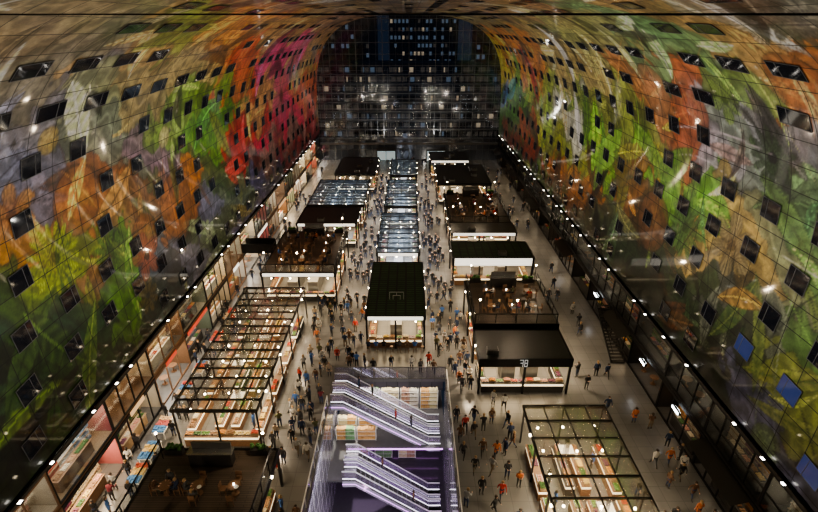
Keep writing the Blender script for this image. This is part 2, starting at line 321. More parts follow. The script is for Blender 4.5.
# ---------------------------------------------------------------- floor, well
WX0,WX1,WY0,WY1=-7.,3.4,19.,35.7
mb=MB()
for a in((-27,27,2,WY0),(-27,WX0,WY0,WY1),(WX1,27,WY0,WY1),(-27,27,WY1,YEND+.5)): mb.box(a[0],a[1],a[2],a[3],-.35,0)
struct('floor',mb,[FLOORM])
WELLW=gridmat('well_cladding',(.12,.115,.14),(.19,.18,.22),1.2,1.6,.035,.05,axis='yz',cm=(.72,.7,.76)); WELLX=gridmat('well_cladding_x',(.08,.075,.09),(.11,.1,.125),1.2,1.6,.02,.1,axis='xz')
struct('wall_stairwell_west',MB().box(WX0-.2,WX0,WY0,WY1,-10,-.36),[WELLW])
struct('wall_stairwell_east',MB().box(WX1,WX1+.2,WY0,WY1,-10,-.36),[WELLW])
struct('wall_stairwell_south',MB().box(WX0,WX1,WY0-.2,WY0,-10,-.36),[WELLX])
struct('wall_stairwell_north',MB().box(WX0-.2,WX1+.2,39.8,40,-5,-.36).box(WX0-.2,WX1+.2,36.3,36.5,-10,-5.3),[WELLX])
LOWF=mat('lower_floor',(.05,.045,.055),.1); LOWG=mat('landing_floor',(.11,.105,.11),.12)
struct('floor_landing',MB().box(WX0,WX1,32.1,39.8,-5.25,-5).box(WX0,-5.6,28.6,32.1,-5.25,-5),[LOWG])
struct('floor_lower',MB().box(WX0,WX1,WY0,36.3,-10.2,-10),[LOWF])
for y,z in((32.05,-5.12),(36.2,-9.),(36.2,-7.5),(36.2,-6.)):
    obj('light_strip',MB().box(WX0+.3,WX1-.3,-.03,.03,-.05,.05).mesh('ls',[PURPLE]),(0,y,z),label='thin purple neon light strip in the escalator well',cat='light strip',group='purple light strips')
def shelfunit(x,y,zz,hgt=2.3):
    e=empty('shop_shelf',(x,y,zz),'white lower level shop shelf unit filled with packets','shelf','basement shop shelves')
    m=MB(); zs=[z for z in(.1,.6,1.1,1.6,2.1) if z<hgt]
    for z in zs: m.box(-.85,.85,-.25,.25,z-.04,z)
    m.box(-.9,-.85,-.25,.25,0,hgt).box(.85,.9,-.25,.25,0,hgt); obj('shelf_frame',m.mesh('sf',[WHITE]),parent=e)
    for h_ in range(2):
        m=MB()
        for z in zs:
            x=-.8+h_*.8
            while x<-.05+h_*.8:
                w=random.uniform(.08,.2); m.box(x,x+w-.02,-.24,.2,z,z+random.uniform(.2,.38)); x+=w
        obj('packets',m.mesh('pk',[OBJC]),parent=e,kind='stuff',color=random.choice([(.7,.4,.15),(.25,.45,.2),(.75,.65,.4),(.65,.6,.5),(.5,.3,.2),(.2,.3,.5)]))
for k in range(5): shelfunit(WX0+1.2+k*1.95,37.3,-5)
for k in range(2): 
    for j in range(2): shelfunit(WX0+1.1+k*1.95,33.2+j*1.4,-5,1.3)
for k in range(3): shelfunit(WX0+2.+k*2.4,35.6,-10,1.6)
area((-5.2,34.,-2.6),3,2.2,110,(1,.92,.78))
area((-1.8,36.4,-.6),9,1.4,450,(1,.93,.82))
def escalator(x0,z0,x1,z1,y,label):
    e=empty('escalator',(x0,y,z0),label,'escalator','paired escalators in the well')
    run=x1-x0; dz=z1-z0; fl=1.1; w=.5
    path=[(0,0),(fl,0),(run-fl,dz),(run,dz)]
    def strip(nm,ya,yb,lo,hi,matl,par=e):
        m=MB(); v=[]
        for (x,z) in path:
            v+= [(x,ya,z+lo),(x,yb,z+lo),(x,yb,z+hi),(x,ya,z+hi)]
        m.v=v
        for i in range(3):
            a=i*4;b=a+4
            for q in((0,1),(1,2),(2,3),(3,0)): m.f.append([a+q[0],a+q[1],b+q[1],b+q[0]]);m.m.append(0)
        m.f.append([0,3,2,1]);m.m.append(0);m.f.append([12,13,14,15]);m.m.append(0)
        return obj(nm,m.mesh(nm,[matl]),parent=par)
    strip('truss',-.72,.72,-.8,-.12,PURW)
    for sg_ in(-1,1):
        strip('skirt_panel',sg_*.62-.1,sg_*.62+.1,-.12,.06,STEEL); strip('glass_balustrade',sg_*.62-.015,sg_*.62+.015,.06,.9,MGLASS)
        strip('handrail',sg_*.62-.045,sg_*.62+.045,.9,.98,HANDR); strip('light_line',sg_*.62-.02,sg_*.62+.02,.061,.10,mat('balustrade_light',(.9,.9,1),emit=(.97,.93,1),es=2.2))
        strip('neon_strip',sg_*.73-.015,sg_*.73+.015,-.5,-.46,PURPLE)
    sm=MB().box(-.19,.19,-.5,.5,-.16,-.01).box(.16,.19,-.5,.5,-.01,0,1).mesh('step',[DARK,GREY])
    n=int((run-2*fl)/.38)
    for i in range(n):
        t=(i+.5)/n; obj('step',sm,(fl+t*(run-2*fl),0,t*dz+.05),parent=e)
    pm=MB().box(0,fl,-.5,.5,-.1,.0).mesh('lp',[STEEL]); obj('landing_plate',pm,(0,0,0),parent=e); obj('landing_plate',pm,(run-fl,0,dz),parent=e)
escalator(-6.9,0,2.9,-5,34.7,'escalator with glass balustrades and pale lilac sides going down'); escalator(-6.9,0,2.9,-5,33.15,'escalator with glass balustrades and pale lilac sides going down')
escalator(-5.7,-5,2.9,-10,31.0,'lower escalator with glass balustrades and pale lilac sides'); escalator(-5.7,-5,2.9,-10,29.3,'lower escalator with glass balustrades and pale lilac sides')
area((-1.8,33.,-5.6),8,2,110,(.85,.6,1)); area((-1.8,24,-.5),8,7,800,(1,.96,1),(math.radians(25),0,0)); 
point((2.2,27.5,-8.),60,(.9,.45,.9),.1); point((-4,27.,-8.),40,(.9,.45,.9),.1)
area((WX0+.3,24,-.6),.5,9,90,(.97,.93,1),(0,math.radians(25),0))
def rail(x0,y0,x1,y1,z,label='frameless glass railing with white top rail',h=1.1,rm=WHITE,grp='glass railings around the well',gm=GLASS):
    L_=math.hypot(x1-x0,y1-y0); e=empty('glass_railing',(x0,y0,z),label,'railing',grp,rz=math.atan2(y1-y0,x1-x0))
    obj('glass_panel',MB().box(0,L_,-.012,.012,.03,h-.05).mesh('g',[gm]),parent=e)
    obj('top_rail',MB().box(0,L_,-.04,.04,h-.05,h+.02).mesh('r',[rm]),parent=e)
    pm=MB().box(-.03,.03,-.03,.03,0,h-.05).mesh('p',[rm]); n=max(2,int(L_/1.6)+1)
    for i in range(n): obj('post',pm,(i*L_/(n-1),0,0),parent=e)
rail(WX0,WY1+.1,WX1,WY1+.1,0,gm=WGLASS,rm=GREY,h=1.3); rail(WX1+.1,WY0,WX1+.1,WY1,0,gm=WGLASS); rail(WX0-.1,WY0,WX0-.1,32.2,0,gm=WGLASS)

# ---------------------------------------------------------------- goods templates
def crate_mb():
    m=MB()
    m.box(-.3,.3,-.2,.2,0,.03)
    for z in(.06,.14): m.box(-.3,.3,-.2,-.185,z,z+.06).box(-.3,.3,.185,.2,z,z+.06).box(-.3,-.285,-.2,.2,z,z+.06).box(.285,.3,-.2,.2,z,z+.06)
    return m.mesh('crate',[PALEWOOD])
def heap_mb(r=.06):
    m=MB()
    for i in range(7):
        for j in range(5): m.ball((-.24+i*.08,-.15+j*.075,.16+random.uniform(0,.06)+.04*(1-abs(i-3)/3)),r*random.uniform(.8,1),6,4)
    return m.mesh('heap',[OBJC])
CR=crate_mb(); HP=[heap_mb(.05),heap_mb(.06)]
TRM=MB().box(-.3,.3,-.2,.2,0,.04).box(-.3,.3,-.2,-.18,.04,.08).box(-.3,.3,.18,.2,.04,.08).mesh('tray',[STEEL])
fm=MB()
for i in range(12): fm.box(-.28+(i%6)*.095,-.21+(i%6)*.095,-.16+(i//6)*.17,-.03+(i//6)*.17,.04,.04+random.uniform(.04,.12))
FOODM=fm.mesh('food',[OBJC])
PC=[('red',(.45,.07,.04)),('orange',(.6,.28,.08)),('yellow',(.6,.44,.15)),('green',(.13,.26,.06)),('pale cream',(.58,.5,.36)),('pale cream',(.6,.54,.42)),('dark purple',(.15,.04,.08)),('brown',(.26,.14,.07)),('brown',(.38,.22,.12)),('pink',(.5,.26,.2)),('dark green',(.06,.14,.04))]
NCR=[0,0]
def goods(x,y,z,rz,grp,par):
    nm,c=random.choice(PC)
    if random.random()<.5 and NCR[0]<288:
        NCR[0]+=1; e=empty('produce_crate',(x,y,z),'slatted wooden crate heaped with %s produce'%nm,'crate',grp,rz)
        obj('crate_box',CR,parent=e); obj('produce',random.choice(HP),parent=e,color=c,kind='stuff')
    elif NCR[1]<288:
        NCR[1]+=1; e=empty('food_tray',(x,y,z),'steel tray of %s food on a market counter'%nm,'tray',grp,rz)
        obj('tray_base',TRM,parent=e); obj('food',FOODM,parent=e,color=c,kind='stuff')
GLOBE=MB().cyl((0,0,0),(0,0,.7),.012,n=5).ball((0,0,-.1),.09,8,6,1).mesh('globe',[BLACK,LAMP])
def pendant(x,y,ztop,grp): obj('pendant_lamp',GLOBE,(x,y,ztop-.7),label='small warm globe pendant lamp hanging from a stall roof',cat='lamp',group=grp)
tm=MB().cyl((0,0,.72),(0,0,.76),.4,n=14).cyl((0,0,.03),(0,0,.72),.04,n=8).cyl((0,0,0),(0,0,.03),.25,n=12); TABLE=tm.mesh('table',[WOOD])
cm=MB().box(-.2,.2,-.2,.2,.43,.47).box(-.2,.2,.17,.2,.55,.9)
for x in(-.18,.18):
    for y in(-.18,.18): cm.box(x-.02,x+.02,y-.02,y+.02,0,.9 if y>0 else .43)
CHAIR=cm.mesh('chair',[WOOD])
sm=MB().cyl((0,0,.7),(0,0,.75),.18,n=10)
for i in range(4):
    a=i*math.pi/2+.78; sm.cyl((.14*math.cos(a),.14*math.sin(a),.7),(.22*math.cos(a),.22*math.sin(a),0),.015,n=5)
STOOL=sm.mesh('stool',[WOOD])
CAND=MB().cyl((0,0,0),(0,0,.12),.05,n=8,m=1).cyl((0,0,0),(0,0,.01),.07,n=8).mesh('candle',[GREY,LAMPS])
PLATE=MB().cyl((0,0,0),(0,0,.02),.14,n=12).mesh('plate',[WHITE])

PEOPLE=[]
def setting(x,y,z,grp,occ=.5):
    obj('round_table',TABLE,(x,y,z),label='small round brown wooden cafe table',cat='table',group=grp+' tables')
    if random.random()<.35: obj('candle_lamp',CAND,(x,y,z+.761),label='small glowing candle lamp on a cafe table',cat='lamp',group='table candle lamps')
    if random.random()<.6: obj('plate',PLATE,(x+.2,y-.15,z+.761),label='round white plate on a cafe table',cat='plate',group='cafe plates')
    for a in(0,math.pi/2,math.pi,1.5*math.pi):
        if random.random()<.25: continue
        cx,cy=x+.72*math.sin(a),y+.72*math.cos(a)
        obj('cafe_chair',CHAIR,(cx,cy,z),-a,label='brown wooden cafe chair beside a round table',cat='chair',group=grp+' chairs')
        if random.random()<occ: PEOPLE.append((cx,cy,z,-a,'seat'))

# ---------------------------------------------------------------- stalls
RECTS=[(WX0-.4,WX1+.4,WY0-3,WY1+.4)]
VENT=MB().box(-.5,.5,-.35,.35,0,.45).box(-.42,.42,-.28,.28,.45,.5,1).mesh('vent',[GREY,DARK])
DUCT=MB().cyl((0,-1.4,.22),(0,1.4,.22),.16,n=10).cyl((0,1.4,.22),(0,1.4,.0),.16,n=10).mesh('duct',[GREY])
HOOD=MB().box(-.5,.5,-.4,.4,2.3,2.6).box(-.15,.15,-.15,.15,2.6,3.4).mesh('hood',[STEEL])
def stall(x0,x1,y0,y1,h,style,label,grp,front_sign=False,light=1.,rows=1,solidfascia=.5,nbeam=None,lc=(1,.76,.46),staff=0,bt=.03,nl_=3):
    RECTS.append((x0-.35,x1+.35,y0-.35,y1+.35))
    cx,cy=(x0+x1)/2,(y0+y1)/2; e=empty('market_stall',(cx,cy,0),label,'market stall',rz=0)
    a,b=(x1-x0)/2,(y1-y0)/2
    FM=FRAMEM if style=='beam' else BLACK
    pw=.06 if style=='beam' else .09
    pm=MB().box(-pw,pw,-pw,pw,0,h-.3).mesh('post',[FM]); nx=max(2,round(2*a/4)+1); ny=max(2,round(2*b/4)+1)
    for i in range(nx):
        for j in range(ny):
            if i in(0,nx-1) or j in(0,ny-1): obj('post',pm,(-a+.15+i*(2*a-.3)/(nx-1),-b+.15+j*(2*b-.3)/(ny-1),0),parent=e)
    m=MB(); F_=solidfascia; t=.14 if style!='beam' else .1
    m.box(-a,a,-b,-b+t,h-F_,h).box(-a,a,b-t,b,h-F_,h).box(-a,-a+t,-b+t,b-t,h-F_,h).box(a-t,a,-b+t,b-t,h-F_,h)
    if style in('beam','blue'):
        nb=nbeam or max(3,round(2*b/1.6))
        for i in range(1,nb):
            y=-b+i*2*b/nb; w_=.06 if (i%3==0 and style=='beam') else bt; m.box(-a+t,a-t,y-w_,y+w_,h-.22,h-.02)
        for i in range(1,nl_+1): x=-a+i*2*a/(nl_+1); m.box(x-.03,x+.03,-b+t,b-t,h-.2,h-.03)
    obj('roof_frame',m.mesh('rf',[FM]),parent=e)
    rp=MB().box(-a+t,a-t,-b+t,b-t,h-.2 if style!='deck' else h-.15,h-.05)
    if style=='beam': rp=MB().quad([(-a+t,-b+t,h-.06),(a-t,-b+t,h-.06),(a-t,b-t,h-.06),(-a+t,b-t,h-.06)]); obj('roof_glass',rp.mesh('rg',[ROOFGL]),parent=e)
    elif style=='blue': rp=MB().quad([(-a+t,-b+t,h-.06),(a-t,-b+t,h-.06),(a-t,b-t,h-.06),(-a+t,b-t,h-.06)]); obj('roof_glass',rp.mesh('rg',[BLUEGL]),parent=e)
    elif style=='green': obj('roof_panel',rp.mesh('rp',[GREENROOF]),parent=e)
    elif style=='deck': obj('roof_deck',rp.mesh('rp',[DECK]),parent=e)
    else: obj('roof_panel',rp.mesh('rp',[DARK]),parent=e)
    if style in('solid','green'):
        for i in range(max(1,int(b/2))):
            if style=='green' and a<4: break
            obj('roof_vent',VENT,(random.uniform(-a+1.,a-1),-b+1.+i*(2*b-1.6)/max(1,int(b/2)),h-.05),parent=e)
            if i%2==0 and b>3: obj('roof_duct',DUCT,(random.uniform(-a+1.,a-1),-b+2.+i*(2*b-3.)/max(1,int(b/2)),h-.05),parent=e)
    zc=1.0
    def counter(xa,xb,ya,yb,gd=True):
        obj('counter',MB().box(xa,xb,ya,yb,.0,zc-.32).box(xa-.02,xb+.02,ya-.02,yb+.02,zc-.06,zc).mesh('ct',[random.choice([DARK,WOOD,WOOD])]),parent=e)
        obj('lit_display_case',MB().box(xa+.02,xb-.02,ya+.02,yb-.02,zc-.32,zc-.06).mesh('dc',[CASE]),parent=e)
        horiz=(xb-xa)>(yb-ya); L_=(xb-xa) if horiz else (yb-ya); n=int(L_/.64)
        for i in range(n):
            if random.random()<.05: continue
            u=(i+.5)*L_/n; lx=(xa+u if horiz else (xa+xb)/2); ly=((ya+yb)/2 if horiz else ya+u)
            if gd: goods(cx+lx,cy+ly,zc+.001,0 if horiz else math.pi/2,grp,e)
    counter(-a+.4,a-.4,-b+.25,-b+.95)
    segs=max(1,round(2*b/5)); L_=(2*b-2.)/segs
    for i in range(segs):
        ya=-b+1.2+i*L_; counter(-a+.25,-a+.9,ya,ya+L_-.5); counter(a-.9,a-.25,ya,ya+L_-.5)
    if a>2.6:
        for r in range(rows):
            xx=(-a+2)+(r+.5)*(2*a-4)/rows
            for i in range(segs):
                ya=-b+1.6+i*L_
                if style in('beam',):
                    counter(xx-.35,xx+.35,ya,ya+L_-1)
                    if (i+r)%2: obj('extractor_hood',HOOD,(xx,ya+L_/2-.5,0),parent=e)
                else: obj('kitchen_block',MB().box(xx-.6,xx+.6,ya,ya+L_-.9,0,1.9).mesh('kb',[GREY]),parent=e)
    else:
        obj('back_unit',MB().box(-.5,.5,-b+2,b-1.2,0,2.1).mesh('bu',[WOOD]),parent=e)
    for i in range(staff): PEOPLE.append((random.choice([x0+1.32,x1-1.32]),y0+1.6+(i+.3)*(y1-y0-3)/staff,0,random.choice([-1,1])*math.pi/2,'staff'))
    if front_sign:
        obj('sign_board',MB().box(-a+.3,a-.3,-b-.08,-b-.003,h-F_+.06,h-.08).mesh('sb',[SIGNW]),parent=e)
    nl=max(1,round(2*b/6))
    for i in range(nl): area((cx,y0+(i+.5)*2*b/nl,h-.55),2*a*.8,2*b/nl*.8,230*light*(2*a)*(2*b/nl)/30,lc)
    fl=MB().box(-.04,.04,-.08,.08,-.06,.06).mesh('fl',[LAMP]); n=max(1,round(2*b/4.5))  # lamps on the fascia, added with spots to brighten the aisle floor
    for i in range(n):
        for sd in(-1,1):
            y=-b+(i+.5)*2*b/n; obj('added_fascia_lamp',fl,(sd*(a+.045),y,h-.25),parent=e)
            if i%2==0: spot((cx+sd*(a+.25),cy+y,h-.3),(cx+sd*(a+1.6),cy+y,0),680,(1,.8,.56),130,.1)
    nx=max(1,round(2*a/2.2)); ny=max(2,round(2*b/2.2))
    if style in('beam','blue'):
        for i in range(nx):
            for j in range(ny): pendant(x0+(i+.5)*2*a/nx+random.uniform(-.3,.3),y0+(j+.5)*2*b/ny+random.uniform(-.2,.2),h-.3,grp+' lamps')
    else:
        for i in range(nx): pendant(x0+(i+.5)*2*a/nx,y0+.55,h-.22,grp+' lamps')
    return e
def terrace(x0,x1,y0,y1,h,grp,occ=.5,n=None,glow=60):
    rail(x0+.2,y0+.2,x1-.2,y0+.2,h,'glass terrace railing with black top rail',1.,BLACK,'terrace railings'); rail(x1-.2,y0+.2,x1-.2,y1-.2,h,'glass terrace railing with black top rail',1.,BLACK,'terrace railings'); rail(x0+.2,y0+.2,x0+.2,y1-.2,h,'glass terrace railing with black top rail',1.,BLACK,'terrace railings')
    ye=y1-1.9; nx=int((x1-x0-1)/2.2); ny=max(1,int((ye-y0-.8)/2.2))
    for i in range(nx):
        for j in range(ny):
            x=x0+.9+(i+.5)*(x1-x0-1.8)/nx+random.uniform(-.15,.15); y=y0+.7+(j+.5)*(ye-y0-.9)/ny
            setting(x,y,h,grp,occ)
    mm=MB().cyl((0,0,0),(0,0,2.2),.03).ball((0,0,2.3),.09,8,6,1).mesh('tl',[BLACK,LAMP])
    for k,(x,y) in enumerate(((x0+.6,y0+.6),(x1-.6,y1-.9),(x0+.6,y1-.9),((x0+x1)/2,y0+.5))):
        obj('terrace_lamp',mm,(x,y,h),label='slim black terrace lamp with warm globe',cat='lamp',group='terrace lamps')
        if k in(0,1,3): point((x,y,h+2.6),glow,(1,.8,.56),.1)
    for k in range(3):
        m=MB().box(-.6,.6,-.2,.2,0,.45); 
        for q in range(14): m.ball((random.uniform(-.5,.5),random.uniform(-.15,.15),.55+random.uniform(0,.2)),.14,6,4,1)
        obj('planter',m.mesh('pl',[DARK,mat('foliage',(.05,.13,.03),.7,var=.5,scale=9)]),(x0+1.2+k*(x1-x0-2.4)/2,y1-.45,h),label='dark planter box with green bushes on a stall terrace',cat='planter',group='terrace planters')
    obj('terrace_bar',MB().box(-1.4,1.4,-.3,.3,0,1.05).box(-1.5,1.5,-.34,.34,1.05,1.12,1).box(-1.3,1.3,.2,.32,1.12,1.6,2).mesh('tb',[DARK,STEEL,GREY]),((x0+x1)/2,y1-1.25,h),label='dark terrace bar counter with steel top',cat='bar counter',group='terrace bars')
WL=(1,.8,.52)
stall(8.7,15,17.,28.2,3.8,'beam','large stall with glazed steel roof frame and warm lit counters','beamed stall goods',False,2.2,2,.32,nbeam=7,lc=WL,staff=5)
stall(-18,-11.4,27.4,46.2,4,'beam','long stall with finely framed glass roof packed with produce','produce stall goods',False,1.5,2,.28,nbeam=15,lc=WL,staff=8,nl_=4)
stall(-4.4,1.7,40.3,52.4,4,'green','black central stall with planted grid roof and lit front bar','central stall goods',True,1.6)
stall(6.1,14.3,33.6,38.2,3.9,'solid','black canopied stall front with lit counters and outline sign','black stall goods',False,2.1,2,.85)
stall(6.1,14.3,38.3,47,4.4,'deck','black framed stall with raised roof terrace','black stall goods',False,1.9,2,.6)
stall(-17.4,-8.5,49.5,62,4,'deck','stall with timber roof terrace and lit counters','terrace stall goods',True,1.6,2)
stall(5.4,15.6,53.5,58.6,4,'green','stall with broad white lit fascia and planted roof','white fascia stall goods',True,1.5,2,1.1)
stall(-4.2,1.4,55,69.5,4,'blue','central stall with blue tinted glass roof','central stall goods',True,1.6,lc=(.9,.94,1))
stall(5.9,15.2,62,66.,3.8,'solid','dark stall with solid roof','dark stall goods',True,1.4,2)
stall(-4.0,1.4,72.5,87,4,'blue','central stall with blue tinted glass roof grid','central stall goods',False,1.6,lc=(.9,.94,1))
stall(-3.8,1.6,90,102,4,'blue','small far central stall with blue grey glazed roof','central stall goods',False,1.,lc=(.9,.94,1))
stall(5.9,15.2,66.2,80,3.6,'deck','dark stall with busy roof terrace','dark stall goods',False,1.2,2)
stall(5.2,15,84,97,4.2,'solid','long dark stall with flat black roof','far stall goods',False,1.2,2)
stall(4.5,13,101,109,4,'solid','low dark stall near the glass facade','far stall goods',True,1.,2)
stall(-17.2,-9,15.5,24.2,3.6,'deck','stall with dark timber roof terrace','terrace stall goods',False,1.2,2)
stall(-16.5,-7.6,65,72,4,'solid','stall with dark roof and pale edge','far left stall goods',True,1.4,2)
stall(-16.5,-7.2,73,87,4,'blue','stall with blue tinted glass roof','far left stall goods',False,.9,2,lc=(.8,.9,1))
stall(-14.5,-6.5,91,104,4,'solid','dark flat roofed far stall','far left stall goods',False,1.2,2)
terrace(-17.2,-9,15.5,24.2,3.6,'corner terrace',.7,glow=190)
terrace(6.1,14.3,38.3,47,4.4,'black stall terrace',.5,glow=300)
terrace(5.9,15.2,66.2,80,3.6,'busy terrace',.5,glow=180)
terrace(-17.4,-8.5,49.5,62,4,'timber terrace',.4,glow=230)
m=MB()
def bar(x0,x1,z0,z1): m.box(x0,x1,-.03,.03,z0,z1)
bar(-.13,-.07,0,1.);bar(-.5,-.13,.94,1.);bar(-.42,-.13,.5,.56)
bar(.07,.13,0,1.);bar(.13,.42,.94,1.);bar(.13,.42,.48,.54);bar(.13,.42,0,.06);bar(.4,.46,.05,.49);bar(.4,.46,.54,.95)
obj('fascia_sign',m.mesh('mono',[DIMW]),(10.,33.565,3.12),label='small thin white outline monogram sign on a black stall fascia',cat='sign',scale=.72)
obj('roof_sign',MB().box(-.75,.75,-.02,.02,.85,.89).box(-.75,-.71,-.02,.02,.0,.85).box(.71,.75,-.02,.02,.0,.85).box(-.4,.4,-.02,.02,.45,.49).box(-.4,-.36,-.02,.02,0,.45).box(.36,.4,-.02,.02,0,.45).box(-.02,.02,-.02,.02,.49,.85).mesh('bx',[WHITE]),(-1.3,43.6,3.95),label='thin pale outline emblem standing on the planted roof',cat='sign')
for i in range(8):
    x=-4.1+i*.78; obj('bar_stool',STOOL,(x,39.75,0),label='round wooden bar stool at a lit counter',cat='stool',group='bar stools'); 
    if i%4!=3: PEOPLE.append((x,39.75,.27,math.pi,'seat'))
e=empty('footbridge',(-21.3,55.5,3.95),'dark steel footbridge with solid sides joining gallery and stall terrace','footbridge')
obj('bridge_deck',MB().box(0,3.85,0,1.8,-.25,0).mesh('bd',[DECK]),parent=e)
for y in(-.06,1.8): obj('side_panel',MB().box(0,3.85,y,y+.06,-.25,1.05).mesh('sp',[BLACK]),parent=e)

# ---------------------------------------------------------------- side shops
SHELFB=MB()
for z in(.05,.55,1.05,1.55,2.05): SHELFB.box(-.3,.3,-2.4,2.4,z-.04,z)
SHELFB.box(-.34,-.3,-2.4,2.4,0,2.4)
SHELFM=SHELFB.mesh('shelf',[PALEWOOD])
def packs(a_,b_):
    m=MB()
    for z in(.05,.55,1.05,1.55,2.05):
        y=a_
        while y<b_:
            w=random.uniform(.1,.3); m.box(-.25,.24,y,y+w-.03,z,z+random.uniform(.15,.42)); y+=w
    return m.mesh('packs',[OBJC])
PK=[packs(-2.35,-.85),packs(-.8,.75),packs(.8,2.3)]
BAY=6.0
for side in(-1,1):
    sd='left' if side<0 else 'right'
    X=21.5*side; XB=27*side
    def bx(xa,xb,*r): 
        return (min(xa,xb),max(xa,xb))+r
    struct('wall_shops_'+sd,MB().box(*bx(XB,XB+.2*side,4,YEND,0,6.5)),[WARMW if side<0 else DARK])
    struct('floor_gallery_'+sd,MB().box(*bx(X,XB,4,YEND,3.15,3.35)),[WOOD if side<0 else DARK])
    struct('trim_soffit_'+sd,MB().box(*bx(X,XB,4,YEND,6.5,6.75)),[DARK])
    struct('trim_mural_edge_'+sd,MB().box(*bx(X-.12*side,X-.004*side,4,YEND,6.3,6.5)),[DARK])
    for k in range(17):
        y0=14+k*BAY; yc=y0+BAY/2; strong=(side<0)
        lab='brightly lit shop unit with glass front and stocked shelves' if strong else 'dark framed restaurant unit with glass front'
        e=empty('shop_unit',(X,yc,0),lab,'shop','shop units under the mural')
        fr=MB()
        for z0,z1 in((0,.12),(2.85,3.15),(3.35,3.45),(6.1,6.24)): fr.box(-.06,.06,-2.99,2.99,z0,z1)
        muls=[(-2.99,-1,1,2.9),(-2.99,2.9),(-2.99,-1.5,0,1.5,2.9)][(k*7+(side>0))%3]
        for y in muls: fr.box(-.05,.05,y,y+.08,0.1,2.9).box(-.05,.05,y,y+.08,3.4,6.15)
        if not strong: fr.box(-.05,.05,-2.9,2.9,4.6,4.68)
        obj('front_frame',fr.mesh('ff',[WOOD if (strong and k%3==0) else BLACK]),parent=e)
        obj('front_glass',MB().box(-.012,.012,-2.98,2.98,3.45,6.1).mesh('fg',[GLASS]),parent=e)
        wallm=[WHITE,CREAM,mat('rose_paint',(.4,.12,.12),.5),CREAM,WOOD,mat('green_grey_paint',(.2,.24,.18),.5),CREAM][k%7] if strong else DARK
        obj('partition',MB().box(*bx(.1*side,5.4*side,-2.99,-2.9,0,3.15)).box(*bx(.1*side,5.4*side,-2.99,-2.9,3.35,6.5)).mesh('pt',[wallm]),parent=e)
        if strong: obj('floor_finish',MB().box(*bx(.1*side,5.4*side,-2.88,2.98,3.351,3.37)).mesh('ffi',[[CREAM,PALEWOOD,WOOD,GREY][k%4]]),parent=e)
        if strong and k%4!=1:
            w_=random.choice([1.,1.6,2.4]); c_=random.choice([SIGNW,mat('amber_sign',(.3,.2,.1),emit=(1,.6,.3),es=.8),mat('red_sign',(.4,.05,.03),emit=(1,.15,.08),es=.5),mat('dark_sign',(.05,.05,.05),emit=(1,.8,.6),es=.05)])
            obj('sign_board',MB().box(*bx(-.12*side,-.06*side,-w_,w_,2.75,3.15)).mesh('sb',[c_]),parent=e)
        if (not strong) and k%3==1: obj('awning',MB().quad([(-.05,-2.6,3.1),(-.05,2.6,3.1),(-1.3,2.6,2.7),(-1.3,-2.6,2.7)]).mesh('aw',[DARK]),parent=e)
        tone=[WHITE,WOOD,PALEWOOD,WHITE,DARK][k%5] if strong else DARK
        for fl,z in((0,0.01),(1,3.37)):
            xx=(1.75 if fl==0 else 1.5)*side
            if (k+fl)%4==3:
                for q in(-1.8,0,1.8): obj('dining_table',TABLE,(1.1*side,q,z),parent=e)
                if fl==0: obj('shelf_unit',SHELFM,(3.*side,0,z),math.pi if side>0 else 0.,parent=e)
            else:
                obj('shelf_unit',SHELFM,(xx,0,z),math.pi if side>0 else 0.,parent=e)
                for pk in PK: obj('stock',pk,(xx,0,z),math.pi if side>0 else 0.,parent=e,kind='stuff',color=random.choice([c for _,c in PC]+[(.7,.35,.4),(.2,.35,.55),(.8,.8,.8)]))
                obj('counter',MB().box(*bx(.35*side,.9*side,-2.2,1.2,0,.95)).box(*bx(.3*side,.95*side,-2.25,1.25,.95,1.0)).mesh('ct',[tone]),(0,0,z),parent=e)
                for q in(-1.8,-1.1,-.4,.3,.9): obj('counter_goods',FOODM,(.6*side,q,z+.96),math.pi/2,parent=e,color=random.choice([c for _,c in PC]))
            en=(380 if strong else 42)*(1. if fl==0 else .9)*(random.choice([.3,.8,1.5]))
            area((X+1.2*side,yc,z+2.95),2.2,4.8,en,random.choice([(1,.8,.54),(1,.9,.76),(1,.74,.45)]) )
        for q in range(2):
            if random.random()<.75:
                fx=MB().box(-.1,.1,-.14,.14,0,.12).box(-.08,.08,-.11,.11,.12,.14,1)
                obj('wall_spotlight',fx.mesh('sp',[BLACK,LAMPS]),(X-.35*side,y0+q*3+random.uniform(0,2),6.5),label='small white spotlight fixed at the foot of the mural',cat='spotlight',group='mural spotlights')
        if side>0 and k in(0,2,3,5,7):
            obj('wall_floodlight',MB().box(-.1,.1,-.5,.5,-.12,.12).box(-.13*1,.13,-.45,.45,-.09,.09,1).mesh('fl',[BLACK,LAMPW]),(X-.3*side,yc,2.5),label='bright white rectangular floodlight on the shop front',cat='floodlight',group='shop front floodlights')
    for k in range(10):
        y=12+k*11.5
        spot((side*5,y,5.2),(side*19,y+3,24),5600 if y<60 else 3900,(1,.95,.87),112,.12)
for k in range(8):
    y=18+k*13
    spot((0,y,31),(0,y,0),1100,(1,.95,.88),100,.15)  # added fill spots under the ceiling for floor, crowd and stall roofs

